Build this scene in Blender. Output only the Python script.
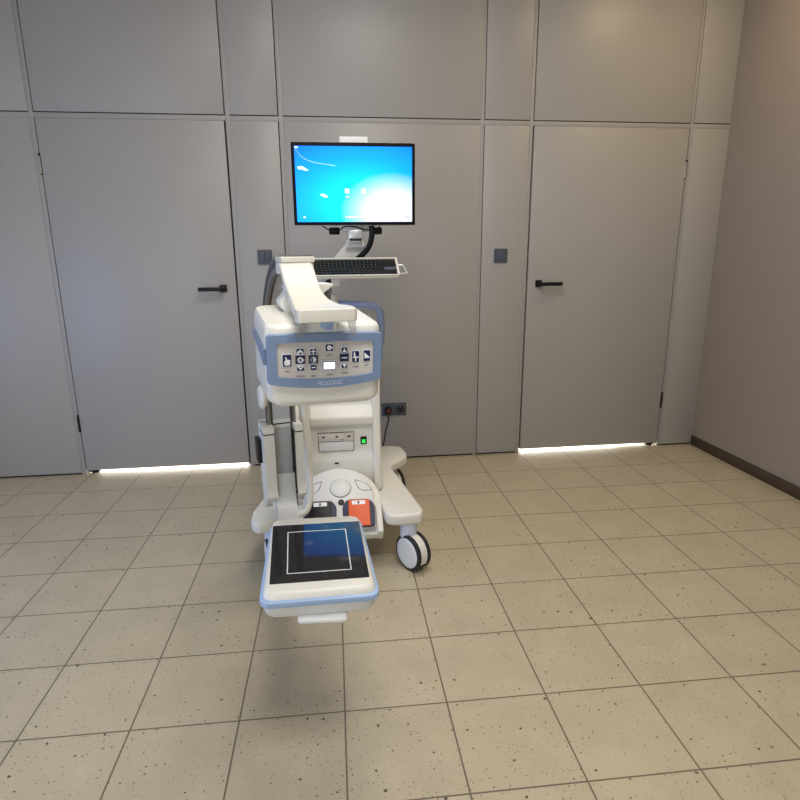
import bpy, bmesh, math, random
from mathutils import Vector, Matrix
from math import sin, cos, pi, radians as R, sqrt
for o in list(bpy.data.objects): bpy.data.objects.remove(o)
scene = bpy.context.scene
COL = scene.collection
random.seed(4)

# ------------------------------------------------------------------ camera
cd = bpy.data.cameras.new('camera'); cam = bpy.data.objects.new('camera', cd); COL.objects.link(cam)
cd.sensor_fit = 'HORIZONTAL'; cd.sensor_width = 36; cd.lens = 575.8/800*36; cd.shift_x = 4.5/800
cd.clip_start = .02; cd.clip_end = 60
PIT, YAW, ROL = .2459, .1186, -.0094
fw = Vector((sin(YAW)*cos(PIT), cos(YAW)*cos(PIT), -sin(PIT)))
rt = Vector((cos(YAW), -sin(YAW), 0)); up = rt.cross(fw)
r2 = rt*cos(ROL)+up*sin(ROL); u2 = -rt*sin(ROL)+up*cos(ROL)
m = Matrix((r2, u2, -fw)).transposed().to_4x4(); m.translation = (0, -3.51, 1.282)
cam.matrix_world = m
scene.camera = cam

# ------------------------------------------------------------------ world, lights, exposure
w = bpy.data.worlds.new('world'); scene.world = w; w.use_nodes = True
w.node_tree.nodes['Background'].inputs[0].default_value = (.75, .85, 1, 1)
w.node_tree.nodes['Background'].inputs[1].default_value = .6
scene.view_settings.view_transform = 'Standard'; scene.view_settings.look = 'None'
scene.view_settings.exposure = 0.06; scene.view_settings.gamma = 1
scene.view_settings.use_curve_mapping = False
def area(name, loc, rot, sx, sy, power, col):
    l = bpy.data.lights.new(name, 'AREA'); l.shape = 'RECTANGLE'; l.size = sx; l.size_y = sy
    l.energy = power; l.color = col
    o = bpy.data.objects.new(name, l); COL.objects.link(o); o.location = loc; o.rotation_euler = rot
    return o
area('ceiling_lamp', (.25, -1.65, 2.97), (0, 0, 0), .7, .7, 22, (1, .95, .87))
area('ceiling_lamp', (2.0, -.95, 2.97), (0, 0, 0), .4, .4, 11, (1, .76, .42))
area('ceiling_lamp', (.3, -3.3, 2.97), (0, 0, 0), .9, .9, 41, (1, .955, .89))
area('window_daylight', (-1.3, -5.12, 1.15), (R(90), 0, 0), 1.5, 1.5, 27, (.82, .90, 1))
area('window_daylight', (-2.53, -1.9, .85), (0, R(-90), 0), 1.2, 1.2, 21, (.30, .50, 1))
area('corridor_lamp', (-1.0, .55, 1.0), (0, 0, 0), 1.0, .5, 110, (1, 1, 1))
area('corridor_lamp', (1.75, .55, 1.0), (0, 0, 0), 1.0, .5, 110, (1, 1, 1))

# ------------------------------------------------------------------ materials
def mat(name, col, rough=.5, metal=0, spec=.5, emis=None, es=1, alpha=1, coat=0, trans=0, bump=None, var=None):
    m = bpy.data.materials.new(name); m.use_nodes = True; nt = m.node_tree; b = nt.nodes['Principled BSDF']
    b.inputs['Base Color'].default_value = (*col, 1); b.inputs['Roughness'].default_value = rough
    b.inputs['Metallic'].default_value = metal; b.inputs['Specular IOR Level'].default_value = spec
    b.inputs['Coat Weight'].default_value = coat; b.inputs['Coat Roughness'].default_value = .05
    b.inputs['Transmission Weight'].default_value = trans; b.inputs['Alpha'].default_value = alpha
    if emis: b.inputs['Emission Color'].default_value = (*emis, 1); b.inputs['Emission Strength'].default_value = es
    if bump or var:
        g = nt.nodes.new('ShaderNodeNewGeometry'); n = nt.nodes.new('ShaderNodeTexNoise')
        n.inputs['Scale'].default_value = (bump or var)[0]; n.inputs['Detail'].default_value = 4
        nt.links.new(g.outputs['Position'], n.inputs['Vector'])
        if bump:
            bp = nt.nodes.new('ShaderNodeBump'); bp.inputs['Strength'].default_value = bump[1]; bp.inputs['Distance'].default_value = .001
            nt.links.new(n.outputs['Fac'], bp.inputs['Height']); nt.links.new(bp.outputs['Normal'], b.inputs['Normal'])
        if var:
            n2 = nt.nodes.new('ShaderNodeTexNoise'); n2.inputs['Scale'].default_value = var[0]
            nt.links.new(g.outputs['Position'], n2.inputs['Vector'])
            mx = nt.nodes.new('ShaderNodeMix'); mx.data_type = 'RGBA'
            mx.inputs[6].default_value = (*[c*(1-var[1]) for c in col], 1); mx.inputs[7].default_value = (*[min(1, c*(1+var[1])) for c in col], 1)
            nt.links.new(n2.outputs['Fac'], mx.inputs[0]); nt.links.new(mx.outputs[2], b.inputs['Base Color'])
    return m
M = {}
M['white'] = mat('cream_plastic', (.755, .745, .69), .38, var=(3, .03))
M['white2'] = mat('light_grey_plastic', (.70, .71, .70), .4, var=(3, .03))
M['cover'] = mat('ivory_cover', (.69, .672, .605), .45)
M['beige'] = mat('beige_grey_plastic', (.66, .62, .56), .4)
M['blue'] = mat('periwinkle_plastic', (.185, .26, .42), .32)
M['bluelt'] = mat('pale_blue_rubber', (.34, .48, .74), .35)
M['handle'] = mat('slate_blue_paint', (.20, .25, .40), .4)
M['panel'] = mat('silver_membrane', (.60, .57, .54), .38, metal=.1)
M['navy'] = mat('navy_ink', (.008, .015, .085), .35)
M['ink'] = mat('white_ink', (.85, .87, .9), .4)
M['lcd'] = mat('lit_display', (.8, .85, .9), .3, emis=(.95, .98, 1), es=.9)
M['black'] = mat('black_plastic', (.005, .005, .0055), .42, spec=.3)
M['blackr'] = mat('black_rubber', (.012, .012, .013), .6)
M['dark'] = mat('dark_gap', (.02, .018, .016), .8)
M['text'] = mat('dark_print', (.12, .12, .16), .5)
M['ring'] = mat('anodised_grey', (.20, .19, .18), .42, metal=.2)
M['track'] = mat('pale_track', (.46, .47, .49), .4)
M['pale'] = mat('pale_blue_grey', (.60, .66, .80), .4)
M['bezel'] = mat('bezel_black', (.003, .003, .003), .5, spec=.12)
M['ringd'] = mat('dark_channel', (.07, .065, .06), .5)
M['alu'] = mat('brushed_aluminium', (.62, .63, .66), .35, metal=.6)
M['steel'] = mat('polished_steel', (.75, .75, .75), .15, metal=1)
M['green'] = mat('green_lit_switch', (.02, .5, .05), .4, emis=(.02, .9, .08), es=.7)
M['orange'] = mat('orange_pedal', (.80, .11, .012), .45)
M['navyp'] = mat('dark_blue_rubber', (.018, .026, .075), .5)
M['clear'] = mat('smoky_clear_plastic', (.42, .42, .45), .15, alpha=.42)
M['key'] = mat('key_caps', (.006, .009, .010), .5, spec=.3)
M['keyp'] = mat('key_print', (.14, .14, .14), .5)
M['switch'] = mat('slate_switch_plastic', (.065, .075, .098), .4)
M['switchl'] = mat('slate_rocker', (.08, .095, .125), .4, spec=.3)
M['red'] = mat('red_plug_pin', (.3, .04, .02), .4)
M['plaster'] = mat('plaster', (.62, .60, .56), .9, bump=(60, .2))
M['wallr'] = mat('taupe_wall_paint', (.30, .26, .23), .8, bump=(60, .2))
M['base'] = mat('brown_skirting', (.055, .035, .025), .5)
M['corr'] = mat('corridor_white', (.9, .9, .9), .8)

def linen(name, col, rough):
    m = mat(name, col, rough); nt = m.node_tree; b = nt.nodes['Principled BSDF']
    g = nt.nodes.new('ShaderNodeNewGeometry'); acc = None
    hs = []
    for sc in ((90, 90, 900), (900, 90, 90)):
        mp = nt.nodes.new('ShaderNodeMapping'); mp.inputs['Scale'].default_value = sc
        n = nt.nodes.new('ShaderNodeTexNoise'); n.inputs['Scale'].default_value = 1; n.inputs['Detail'].default_value = 2
        nt.links.new(g.outputs['Position'], mp.inputs[0]); nt.links.new(mp.outputs[0], n.inputs['Vector']); hs.append(n)
    ad = nt.nodes.new('ShaderNodeMath'); ad.operation = 'ADD'
    nt.links.new(hs[0].outputs['Fac'], ad.inputs[0]); nt.links.new(hs[1].outputs['Fac'], ad.inputs[1])
    bp = nt.nodes.new('ShaderNodeBump'); bp.inputs['Strength'].default_value = .25; bp.inputs['Distance'].default_value = .0006
    nt.links.new(ad.outputs[0], bp.inputs['Height']); nt.links.new(bp.outputs['Normal'], b.inputs['Normal'])
    cr = nt.nodes.new('ShaderNodeMapRange'); cr.inputs['From Min'].default_value = .6; cr.inputs['From Max'].default_value = 1.4
    cr.inputs['To Min'].default_value = .92; cr.inputs['To Max'].default_value = 1.08
    nt.links.new(ad.outputs[0], cr.inputs['Value'])
    mx = nt.nodes.new('ShaderNodeVectorMath'); mx.operation = 'SCALE'; mx.inputs[0].default_value = col
    nt.links.new(cr.outputs[0], mx.inputs['Scale']); nt.links.new(mx.outputs[0], b.inputs['Base Color'])
    return m
M['lam'] = linen('grey_linen_laminate', (.366, .350, .336), .40)
M['prof'] = mat('grey_profile', (.350, .335, .322), .45)

def tile_mat():
    m = mat('speckled_floor_tiles', (.5, .43, .3), .33); nt = m.node_tree; b = nt.nodes['Principled BSDF']
    L = nt.links.new; N = nt.nodes.new
    g = N('ShaderNodeNewGeometry'); mp = N('ShaderNodeMapping')
    mp.inputs['Scale'].default_value = (1/.3, 1/.3, 1/.3); mp.inputs['Rotation'].default_value = (0, 0, .0144)
    mp.inputs['Location'].default_value = (1.8598+20, 7.9998+20, .5)
    L(g.outputs['Position'], mp.inputs[0])
    br = N('ShaderNodeTexBrick'); br.offset = 0; br.squash = 1
    br.inputs['Scale'].default_value = 1; br.inputs['Mortar Size'].default_value = .0082; br.inputs['Mortar Smooth'].default_value = .1
    br.inputs['Brick Width'].default_value = 1; br.inputs['Row Height'].default_value = 1; br.inputs['Bias'].default_value = 0
    br.inputs['Color1'].default_value = (.466, .402, .284, 1); br.inputs['Color2'].default_value = (.488, .424, .304, 1)
    br.inputs['Mortar'].default_value = (.15, .125, .09, 1)
    L(mp.outputs[0], br.inputs['Vector'])
    cl = N('ShaderNodeTexNoise'); cl.inputs['Scale'].default_value = 2.2; cl.inputs['Detail'].default_value = 3
    L(mp.outputs[0], cl.inputs['Vector'])
    clr = N('ShaderNodeMapRange'); clr.inputs['From Min'].default_value = .3; clr.inputs['From Max'].default_value = .7
    clr.inputs['To Min'].default_value = .94; clr.inputs['To Max'].default_value = 1.05
    L(cl.outputs['Fac'], clr.inputs['Value'])
    sc = N('ShaderNodeVectorMath'); sc.operation = 'SCALE'; L(br.outputs['Color'], sc.inputs[0]); L(clr.outputs[0], sc.inputs['Scale'])
    col = sc.outputs[0]
    # speckles: sparse irregular brown chips of two sizes
    wob = N('ShaderNodeTexNoise'); wob.inputs['Scale'].default_value = 30; L(mp.outputs[0], wob.inputs['Vector'])
    wsc = N('ShaderNodeVectorMath'); wsc.operation = 'SCALE'; wsc.inputs['Scale'].default_value = .035
    L(wob.outputs['Color'], wsc.inputs[0])
    wad = N('ShaderNodeVectorMath'); wad.operation = 'ADD'; L(mp.outputs[0], wad.inputs[0]); L(wsc.outputs[0], wad.inputs[1])
    dens = N('ShaderNodeTexNoise'); dens.inputs['Scale'].default_value = 1.1; L(mp.outputs[0], dens.inputs['Vector'])
    for scale, r0, gate, c in ((6, .09, .72, (.06, .045, .03)), (13, .11, .66, (.09, .07, .045)), (28, .16, .56, (.17, .135, .09))):
        v = N('ShaderNodeTexVoronoi'); v.voronoi_dimensions = '2D'; v.inputs['Scale'].default_value = scale; L(wad.outputs[0], v.inputs['Vector'])
        sp = N('ShaderNodeSeparateColor'); L(v.outputs['Color'], sp.inputs[0])
        # radius = r0 * cell random^2 ; present when random > gate
        rr = N('ShaderNodeMath'); rr.operation = 'MULTIPLY'; L(sp.outputs[0], rr.inputs[0]); rr.inputs[1].default_value = r0
        lt = N('ShaderNodeMath'); lt.operation = 'LESS_THAN'; L(v.outputs['Distance'], lt.inputs[0]); L(rr.outputs[0], lt.inputs[1])
        dg = N('ShaderNodeMath'); dg.operation = 'ADD'; L(sp.outputs[1], dg.inputs[0]); L(dens.outputs['Fac'], dg.inputs[1])
        gt = N('ShaderNodeMath'); gt.operation = 'GREATER_THAN'; L(dg.outputs[0], gt.inputs[0]); gt.inputs[1].default_value = gate+.5
        f = N('ShaderNodeMath'); f.operation = 'MULTIPLY'; L(lt.outputs[0], f.inputs[0]); L(gt.outputs[0], f.inputs[1])
        f2 = N('ShaderNodeMath'); f2.operation = 'MULTIPLY'; L(f.outputs[0], f2.inputs[0]); f2.inputs[1].default_value = .95
        mx = N('ShaderNodeMix'); mx.data_type = 'RGBA'; L(f2.outputs[0], mx.inputs[0]); L(col, mx.inputs[6]); mx.inputs[7].default_value = (*c, 1)
        col = mx.outputs[2]
    L(col, b.inputs['Base Color'])
    bp = N('ShaderNodeBump'); bp.inputs['Strength'].default_value = .5; bp.inputs['Distance'].default_value = .002; bp.invert = True
    L(br.outputs['Fac'], bp.inputs['Height']); L(bp.outputs['Normal'], b.inputs['Normal'])
    rn = N('ShaderNodeMapRange'); rn.inputs['To Min'].default_value = .30; rn.inputs['To Max'].default_value = .42
    L(cl.outputs['Fac'], rn.inputs['Value']); L(rn.outputs[0], b.inputs['Roughness'])
    return m
M['tiles'] = tile_mat()

def carbon():
    m = mat('carbon_weave', (.012, .012, .013), .05, spec=.42); nt = m.node_tree; b = nt.nodes['Principled BSDF']
    L = nt.links.new; N = nt.nodes.new
    g = N('ShaderNodeNewGeometry'); outs = []
    for a in (R(35), R(-35)):
        mp = N('ShaderNodeMapping'); mp.inputs['Rotation'].default_value = (0, 0, a); L(g.outputs['Position'], mp.inputs[0])
        wv = N('ShaderNodeTexWave'); wv.wave_type = 'BANDS'; wv.bands_direction = 'Y'; wv.inputs['Scale'].default_value = 52
        wv.inputs['Distortion'].default_value = 0
        L(mp.outputs[0], wv.inputs['Vector']); outs.append(wv)
    mx = N('ShaderNodeMath'); mx.operation = 'MULTIPLY'; L(outs[0].outputs['Fac'], mx.inputs[0]); L(outs[1].outputs['Fac'], mx.inputs[1])
    mr = N('ShaderNodeMapRange'); mr.inputs['From Min'].default_value = .03; mr.inputs['From Max'].default_value = .16
    L(mx.outputs[0], mr.inputs['Value'])
    cm = N('ShaderNodeMix'); cm.data_type = 'RGBA'; L(mr.outputs[0], cm.inputs[0])
    cm.inputs[6].default_value = (.05, .05, .052, 1); cm.inputs[7].default_value = (.003, .003, .0035, 1)
    L(cm.outputs[2], b.inputs['Base Color'])
    return m
M['carbon'] = carbon()

def screen_mat():
    # desktop wallpaper: blue-to-cyan with a white glow in the lower right; generated coords of the flat screen
    m = bpy.data.materials.new('lit_desktop_screen'); m.use_nodes = True; nt = m.node_tree; nt.nodes.clear()
    L = nt.links.new; N = nt.nodes.new
    tc = N('ShaderNodeTexCoord'); sx = N('ShaderNodeSeparateXYZ'); L(tc.outputs['Generated'], sx.inputs[0])
    def blob(cx, cz, rx, rz):
        a = N('ShaderNodeMath'); a.operation = 'SUBTRACT'; L(sx.outputs[0], a.inputs[0]); a.inputs[1].default_value = cx
        a2 = N('ShaderNodeMath'); a2.operation = 'DIVIDE'; L(a.outputs[0], a2.inputs[0]); a2.inputs[1].default_value = rx
        c = N('ShaderNodeMath'); c.operation = 'SUBTRACT'; L(sx.outputs[2], c.inputs[0]); c.inputs[1].default_value = cz
        c2 = N('ShaderNodeMath'); c2.operation = 'DIVIDE'; L(c.outputs[0], c2.inputs[0]); c2.inputs[1].default_value = rz
        v = N('ShaderNodeCombineXYZ'); L(a2.outputs[0], v.inputs[0]); L(c2.outputs[0], v.inputs[1])
        le = N('ShaderNodeVectorMath'); le.operation = 'LENGTH'; L(v.outputs[0], le.inputs[0]); return le.outputs['Value']
    r1 = N('ShaderNodeValToRGB'); L(blob(.55, .25, .95, 1.0), r1.inputs[0])
    e = r1.color_ramp.elements; e[0].position = .30; e[0].color = (0, .42, 1, 1); e[1].position = .98; e[1].color = (0, .10, .75, 1)
    k = e.new(.6); k.color = (0, .24, .95, 1)
    r2 = N('ShaderNodeValToRGB'); L(blob(.82, .14, .46, .54), r2.inputs[0])
    e = r2.color_ramp.elements; e[0].position = .50; e[0].color = (1, 1, 1, 1); e[1].position = .98; e[1].color = (0, 0, 0, 1)
    k = e.new(.75); k.color = (.4, .4, .4, 1)
    mx = N('ShaderNodeMix'); mx.data_type = 'RGBA'; L(r2.outputs[0], mx.inputs[0]); L(r1.outputs[0], mx.inputs[6]); mx.inputs[7].default_value = (.44, .46, .55, 1)
    em = N('ShaderNodeEmission'); em.inputs['Strength'].default_value = 2.3; L(mx.outputs[2], em.inputs[0])
    gl = N('ShaderNodeBsdfGlossy'); gl.inputs['Roughness'].default_value = .25; gl.inputs['Color'].default_value = (.03, .03, .03, 1)
    ad = N('ShaderNodeAddShader'); L(em.outputs[0], ad.inputs[0]); L(gl.outputs[0], ad.inputs[1])
    o = N('ShaderNodeOutputMaterial'); L(ad.outputs[0], o.inputs[0])
    return m
M['screen'] = screen_mat()
M['icon'] = mat('lit_screen_icon', (.8, .8, .8), .5, emis=(.75, .97, 1), es=1.15)
M['icong'] = mat('lit_screen_text', (.3, .3, .3), .5, emis=(.35, .45, .5), es=.8)

# ------------------------------------------------------------------ mesh helpers
WLOC = {}
class MB:
    def __init__(s): s.bm = bmesh.new(); s.mats = []
    def mi(s, m):
        m = M[m] if isinstance(m, str) else m
        if m not in s.mats: s.mats.append(m)
        return s.mats.index(m)
    def add(s, t, m, mx=None):
        if mx is not None: bmesh.ops.transform(t, matrix=mx, verts=t.verts)
        i = s.mi(m); me = bpy.data.meshes.new('t')
        for f in t.faces: f.material_index = i
        t.to_mesh(me); t.free(); s.bm.from_mesh(me); bpy.data.meshes.remove(me); return s
    def box(s, lo, hi, m, bev=0, mx=None, seg=2):
        t = bmesh.new(); bmesh.ops.create_cube(t, size=1)
        sz = [max(1e-5, hi[i]-lo[i]) for i in range(3)]
        for v in t.verts: v.co = Vector([lo[i]+(v.co[i]+.5)*sz[i] for i in range(3)])
        if bev: bmesh.ops.bevel(t, geom=list(t.edges), offset=min(bev, min(sz)*.49), segments=seg, affect='EDGES', profile=.5)
        return s.add(t, m, mx)
    def prism(s, pts, z0, z1, m, bev=0, mx=None, axis='z', seg=3):
        # pts: outline (a,b); extruded z0->z1 along axis
        t = bmesh.new(); A = [];
        def P(a, b, c): return {'z': (a, b, c), 'y': (a, c, b), 'x': (c, a, b)}[axis]
        b0 = [t.verts.new(P(a, b, z0)) for a, b in pts]; b1 = [t.verts.new(P(a, b, z1)) for a, b in pts]
        t.faces.new(b0); t.faces.new(b1[::-1]); n = len(pts)
        for i in range(n): t.faces.new((b0[i], b0[(i+1) % n], b1[(i+1) % n], b1[i]))
        bmesh.ops.recalc_face_normals(t, faces=t.faces)
        if bev:
            caps = [e for e in t.edges if (e.verts[0] in b0) == (e.verts[1] in b0)]
            bmesh.ops.bevel(t, geom=caps, offset=bev, segments=seg, affect='EDGES', profile=.5)
        return s.add(t, m, mx)
    def loft(s, secs, m, mx=None, cap=True, closed=True):
        t = bmesh.new(); rows = [[t.verts.new(p) for p in sec] for sec in secs]; n = len(secs[0])
        for a, b in zip(rows, rows[1:]):
            for i in range(n if closed else n-1): t.faces.new((a[i], a[(i+1) % n], b[(i+1) % n], b[i]))
        if cap: t.faces.new(rows[0]); t.faces.new(rows[-1][::-1])
        bmesh.ops.recalc_face_normals(t, faces=t.faces)
        return s.add(t, m, mx)
    def tube(s, pts, r, m, mx=None, n=12, closed=False):
        pts = [Vector(p) for p in pts]; secs = []; K = len(pts)
        rr = r if isinstance(r, (list, tuple)) else [r]*K
        prev = None
        for i, p in enumerate(pts):
            d = (pts[min(i+1, K-1)]-pts[max(i-1, 0)]).normalized()
            if prev is None: a = d.orthogonal().normalized()
            else: a = (prev-d*prev.dot(d)).normalized()
            prev = a; b = d.cross(a)
            secs.append([p+(a*cos(2*pi*k/n)+b*sin(2*pi*k/n))*rr[i] for k in range(n)])
        return s.loft(secs, m, mx)
    def cyl(s, p0, p1, r, m, n=32, bev=0, mx=None, r1=None):
        p0 = Vector(p0); p1 = Vector(p1); d = (p1-p0); L = d.length; d.normalize(); a = d.orthogonal().normalized(); b = d.cross(a)
        r1 = r if r1 is None else r1
        prof = [(0, r-bev), (bev, r), (L-bev, r1), (L, r1-bev)] if bev else [(0, r), (L, r1)]
        return s.loft([[p0+d*h+(a*cos(2*pi*k/n)+b*sin(2*pi*k/n))*q for k in range(n)] for h, q in prof], m, mx)
    def build(s, name, parent=None, sharp=38, label=None):
        bm = s.bm
        for f in bm.faces: f.smooth = True
        for e in bm.edges:
            if len(e.link_faces) == 2:
                try: e.smooth = e.calc_face_angle() < R(sharp)
                except Exception: e.smooth = True
        lo = Vector((1e9,)*3); hi = -lo
        for v in bm.verts:
            for i in range(3): lo[i] = min(lo[i], v.co[i]); hi[i] = max(hi[i], v.co[i])
        c = (lo+hi)/2; c.z = lo.z
        bmesh.ops.translate(bm, verts=bm.verts, vec=-c)
        me = bpy.data.meshes.new(name); bm.to_mesh(me); bm.free()
        for m_ in s.mats: me.materials.append(m_)
        o = bpy.data.objects.new(name, me); COL.objects.link(o)
        o.location = c - (WLOC[parent.name] if parent else Vector()); o.parent = parent
        WLOC[o.name] = c
        if label: o['label'] = label
        return o
def thing(name, loc, label, cat, group=None):
    o = bpy.data.objects.new(name, None); COL.objects.link(o); o.location = loc; o.empty_display_size = .1
    WLOC[o.name] = Vector(loc); o['label'] = label; o['category'] = cat
    if group: o['group'] = group
    return o
def tag(o, label, cat, group=None):
    o['label'] = label; o['category'] = cat
    if group: o['group'] = group
    return o
def struct(o): o['kind'] = 'structure'; return o
def frame(loc, yaw=0, tilt=0, roll=0):
    return Matrix.Translation(loc) @ Matrix.Rotation(R(yaw), 4, 'Z') @ Matrix.Rotation(R(tilt), 4, 'X') @ Matrix.Rotation(R(roll), 4, 'Y')
def rrect(x0, y0, x1, y1, r, n=6):
    if not isinstance(r, (list, tuple)): r = [r]*4
    P = []
    for (cx, cy, a, q) in ((x1-r[0], y1-r[0], 0, r[0]), (x0+r[1], y1-r[1], 90, r[1]), (x0+r[2], y0+r[2], 180, r[2]), (x1-r[3], y0+r[3], 270, r[3])):
        for k in range(n+1): t = R(a+90*k/n); P.append((cx+q*cos(t), cy+q*sin(t)))
    return P
def rpoly(pts, r, n=5):
    out = []; K = len(pts)
    if not isinstance(r, (list, tuple)): r = [r]*K
    for i in range(K):
        p = Vector(pts[i]); a = Vector(pts[i-1]); b = Vector(pts[(i+1) % K])
        da = (a-p); db = (b-p); q = min(r[i], da.length*.49, db.length*.49)
        s = p+da.normalized()*q; e = p+db.normalized()*q
        for k in range(n+1):
            t = k/n; out.append(tuple(s*(1-t)**2+p*2*t*(1-t)+e*t*t))
    return out
def spline(pts, n=6):
    pts = [Vector(p) for p in pts]; out = []
    for i in range(len(pts)-1):
        p0 = pts[max(i-1, 0)]; p1 = pts[i]; p2 = pts[i+1]; p3 = pts[min(i+2, len(pts)-1)]
        for k in range(n):
            t = k/n; out.append(.5*((2*p1)+(p2-p0)*t+(2*p0-5*p1+4*p2-p3)*t*t+(-p0+3*p1-3*p2+p3)*t**3))
    out.append(pts[-1]); return out
def text_bm(txt, size, depth=.0006, off=0):
    cu = bpy.data.curves.new('txt', 'FONT'); cu.body = txt; cu.size = size; cu.extrude = depth; cu.offset = off; cu.align_x = 'CENTER'; cu.align_y = 'CENTER'
    o = bpy.data.objects.new('txt', cu); COL.objects.link(o); bpy.context.view_layer.update()
    me = bpy.data.meshes.new_from_object(o.evaluated_get(bpy.context.evaluated_depsgraph_get()))
    bpy.data.objects.remove(o); t = bmesh.new(); t.from_mesh(me); bpy.data.meshes.remove(me); return t

# ------------------------------------------------------------------ the room
XL, XR, YF, ZC = -2.6, 2.474, -5.2, 3.0
fl = struct(MB().box((XL-.1, YF-.1, -.06), (XR+.1, 1.2, 0), 'tiles').build('floor'))
struct(MB().box((XL-.1, YF-.1, ZC), (XR+.1, 1.2, ZC+.06), 'plaster').build('ceiling'))
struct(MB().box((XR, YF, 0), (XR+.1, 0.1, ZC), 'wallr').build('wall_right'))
struct(MB().box((XR-.014, YF, 0), (XR, -.005, .065), 'base', .003).build('baseboard_right'))
struct(MB().box((XL-.1, YF, 0), (XL, .1, ZC), 'plaster').build('wall_left'))
struct(MB().box((XL, YF-.1, 0), (XR, YF, ZC), 'plaster').build('wall_front'))
wm = MB()
for a_, b_ in (((-2.11, .34), (-2.05, 1.96)), ((-.55, .34), (-.49, 1.96)), ((-2.11, .34), (-.49, .40)), ((-2.11, 1.90), (-.49, 1.96))): wm.box((a_[0], YF, a_[1]), (b_[0], YF+.05, b_[1]), 'white')
struct(wm.build('window_1'))

# back wall: flush laminate panels between slim profiles, two concealed doors
V = [-1.482, -.509, -.221, .954, 1.245, 2.217]     # profile lines
H = 2.0055
D1 = (-1.482, -.509); D2 = (1.245, 2.217)
wb = MB()
def wseg(x0, x1, z0, z1): wb.box((x0, .03, z0), (x1, .10, z1), 'dark')
wseg(XL, D1[0]-.012, 0, ZC); wseg(D1[1]+.002, D2[0]-.03, 0, ZC); wseg(D2[1]+.004, XR, 0, ZC)
wseg(D1[0]-.012, D1[1]+.002, H+.012, ZC); wseg(D2[0]-.03, D2[1]+.004, H+.012, ZC)
wall = struct(wb.build('wall_back'))
pf = MB(); PW = .026
# vertical profiles (x0,x1): gap lies beside each
prof = [(-1.5130, -1.489), (-.5035, -.4805), (-.2165, -.1935), (.9285, .9475), (1.2187, 1.239), (2.220, 2.235)]
for i, (a, b) in enumerate(prof):
    pf.box((a, .001, .0), (b, .06, ZC), 'prof', .001)
for a, b in ((XL, -1.487), (-1.487, -.504), (-.504, -.216), (-.216, .925), (.925, 1.216), (1.216, 2.236), (2.236, XR)):
    pf.box((a, .0012, H+.0005), (b, .06, H+.026), 'prof', .001)
pf.build('wall_profile', wall)
G = .006
cols = [(XL, -1.5135), None, (-.480, -.2215), (-.193, .928), (.952, 1.218), None, (2.2355, XR-.001)]
for c in cols:
    if c: MB().box((c[0], 0, .012), (c[1], .03, H), 'lam', .0012).build('wall_panel', wall)
for a, b in ((XL, -1.5135), (-1.484, -.509), (-.480, -.2215), (-.193, .928), (.952, 1.218), (1.245, 2.2165), (2.2385, XR-.001)):
    MB().box((a, 0, H+.0315), (b, .03, ZC-.002), 'lam', .0012).build('wall_panel', wall)
# black rebates that close the door gaps on three sides
for (a, b) in (D1, D2):
    MB().box((a-.012, .045, .0), (a+.012, .10, H), 'dark').box((b-.012, .045, .0), (b+.004, .10, H), 'dark').box((a-.012, .045, H-.012), (b, .10, H+.012), 'dark').build('door_stop', wall)

def door(idx, x0, x1, hx, direction, hinge_x, hinges):
    d = struct(MB().box((x0, 0, .025), (x1, .042, H-.0005), 'lam', .0012).build('door_%d' % idx))
    hm = MB()
    hm.box((hx-.020, -.008, 1.084), (hx+.020, 0, 1.126), 'black', .002)
    hm.cyl((hx, -.045, 1.105), (hx, -.006, 1.105), .0095, 'black', 20)
    a, b = sorted((hx-direction*.014, hx+direction*.135))
    hm.box((a, -.058, 1.092), (b, -.042, 1.114), 'black', .003)
    hm.build('door_handle', d, label='matt black lever handle')
    for hz, mt in hinges:
        q = MB().cyl((hinge_x, -.001, hz-.045), (hinge_x, -.001, hz+.045), .006, mt, 12)
        q.box((hinge_x-.004, -.002, hz-.05), (hinge_x+.008, .004, hz+.06), 'dark'); q.build('door_hinge', d)
    MB().box((hinge_x-.055*(1 if direction > 0 else -1)-.02, -.002, .008), (hinge_x-.055*(1 if direction > 0 else -1)+.02, .03, .0255), 'black').build('door_bottom_seal', d)
    return d
door(1, -1.484, -.513, -.585, -1, -1.49, [(1.77, 'steel'), (.32, 'black')])
door(2, 1.249, 2.213, 1.318, 1, 2.215, [(1.77, 'steel'), (.32, 'black')])
# dark shadow gap skirting under the fixed panels
sk = MB()
for a, b in ((XL, -1.51), (-.478, -.216), (-.190, .925), (.948, 1.216), (2.236, XR)): sk.box((a, .010, 0), (b, .032, .012), 'dark')
sk.build('panel_plinth', wall)
# corridor beyond the doors
struct(MB().box((XL, 1.0, 0), (XR, 1.1, 1.2), 'corr').box((XL, .10, 1.1), (XR, 1.1, 1.2), 'corr').build('wall_corridor'))

# switches and sockets
def rocker(name, x, z, label, double):
    t = thing(name, (x, 0, z-.041), label, 'light switch')
    MB().prism(rrect(x-.041, z-.041, x+.041, z+.041, .003), -.009, 0, 'switch', .0015, axis='y').build('cover_frame', t)
    if double:
        for a, b in ((x-.028, x-.001), (x+.001, x+.028)):
            MB().box((a, -.0125, z-.028), (b, -.006, z+.028), 'switchl', .0015).build('rocker', t)
    else:
        MB().box((x-.027, -.0125, z-.028), (x+.027, -.006, z+.028), 'switchl', .0015).build('rocker', t)
rocker('light_switch', -.337, 1.28, 'slate grey double rocker light switch on the narrow panel beside the left door', True)
rocker('light_switch', 1.070, 1.276, 'slate grey single rocker light switch on the narrow panel beside the right door', False)
t = thing('wall_socket', (.402, 0, .296), 'dark grey double wall socket low on the panel behind the x-ray machine', 'socket')
MB().prism(rrect(.330, .297, .486, .377, .003), -.009, 0, 'switch', .0015, axis='y').build('cover_frame', t)
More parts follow.
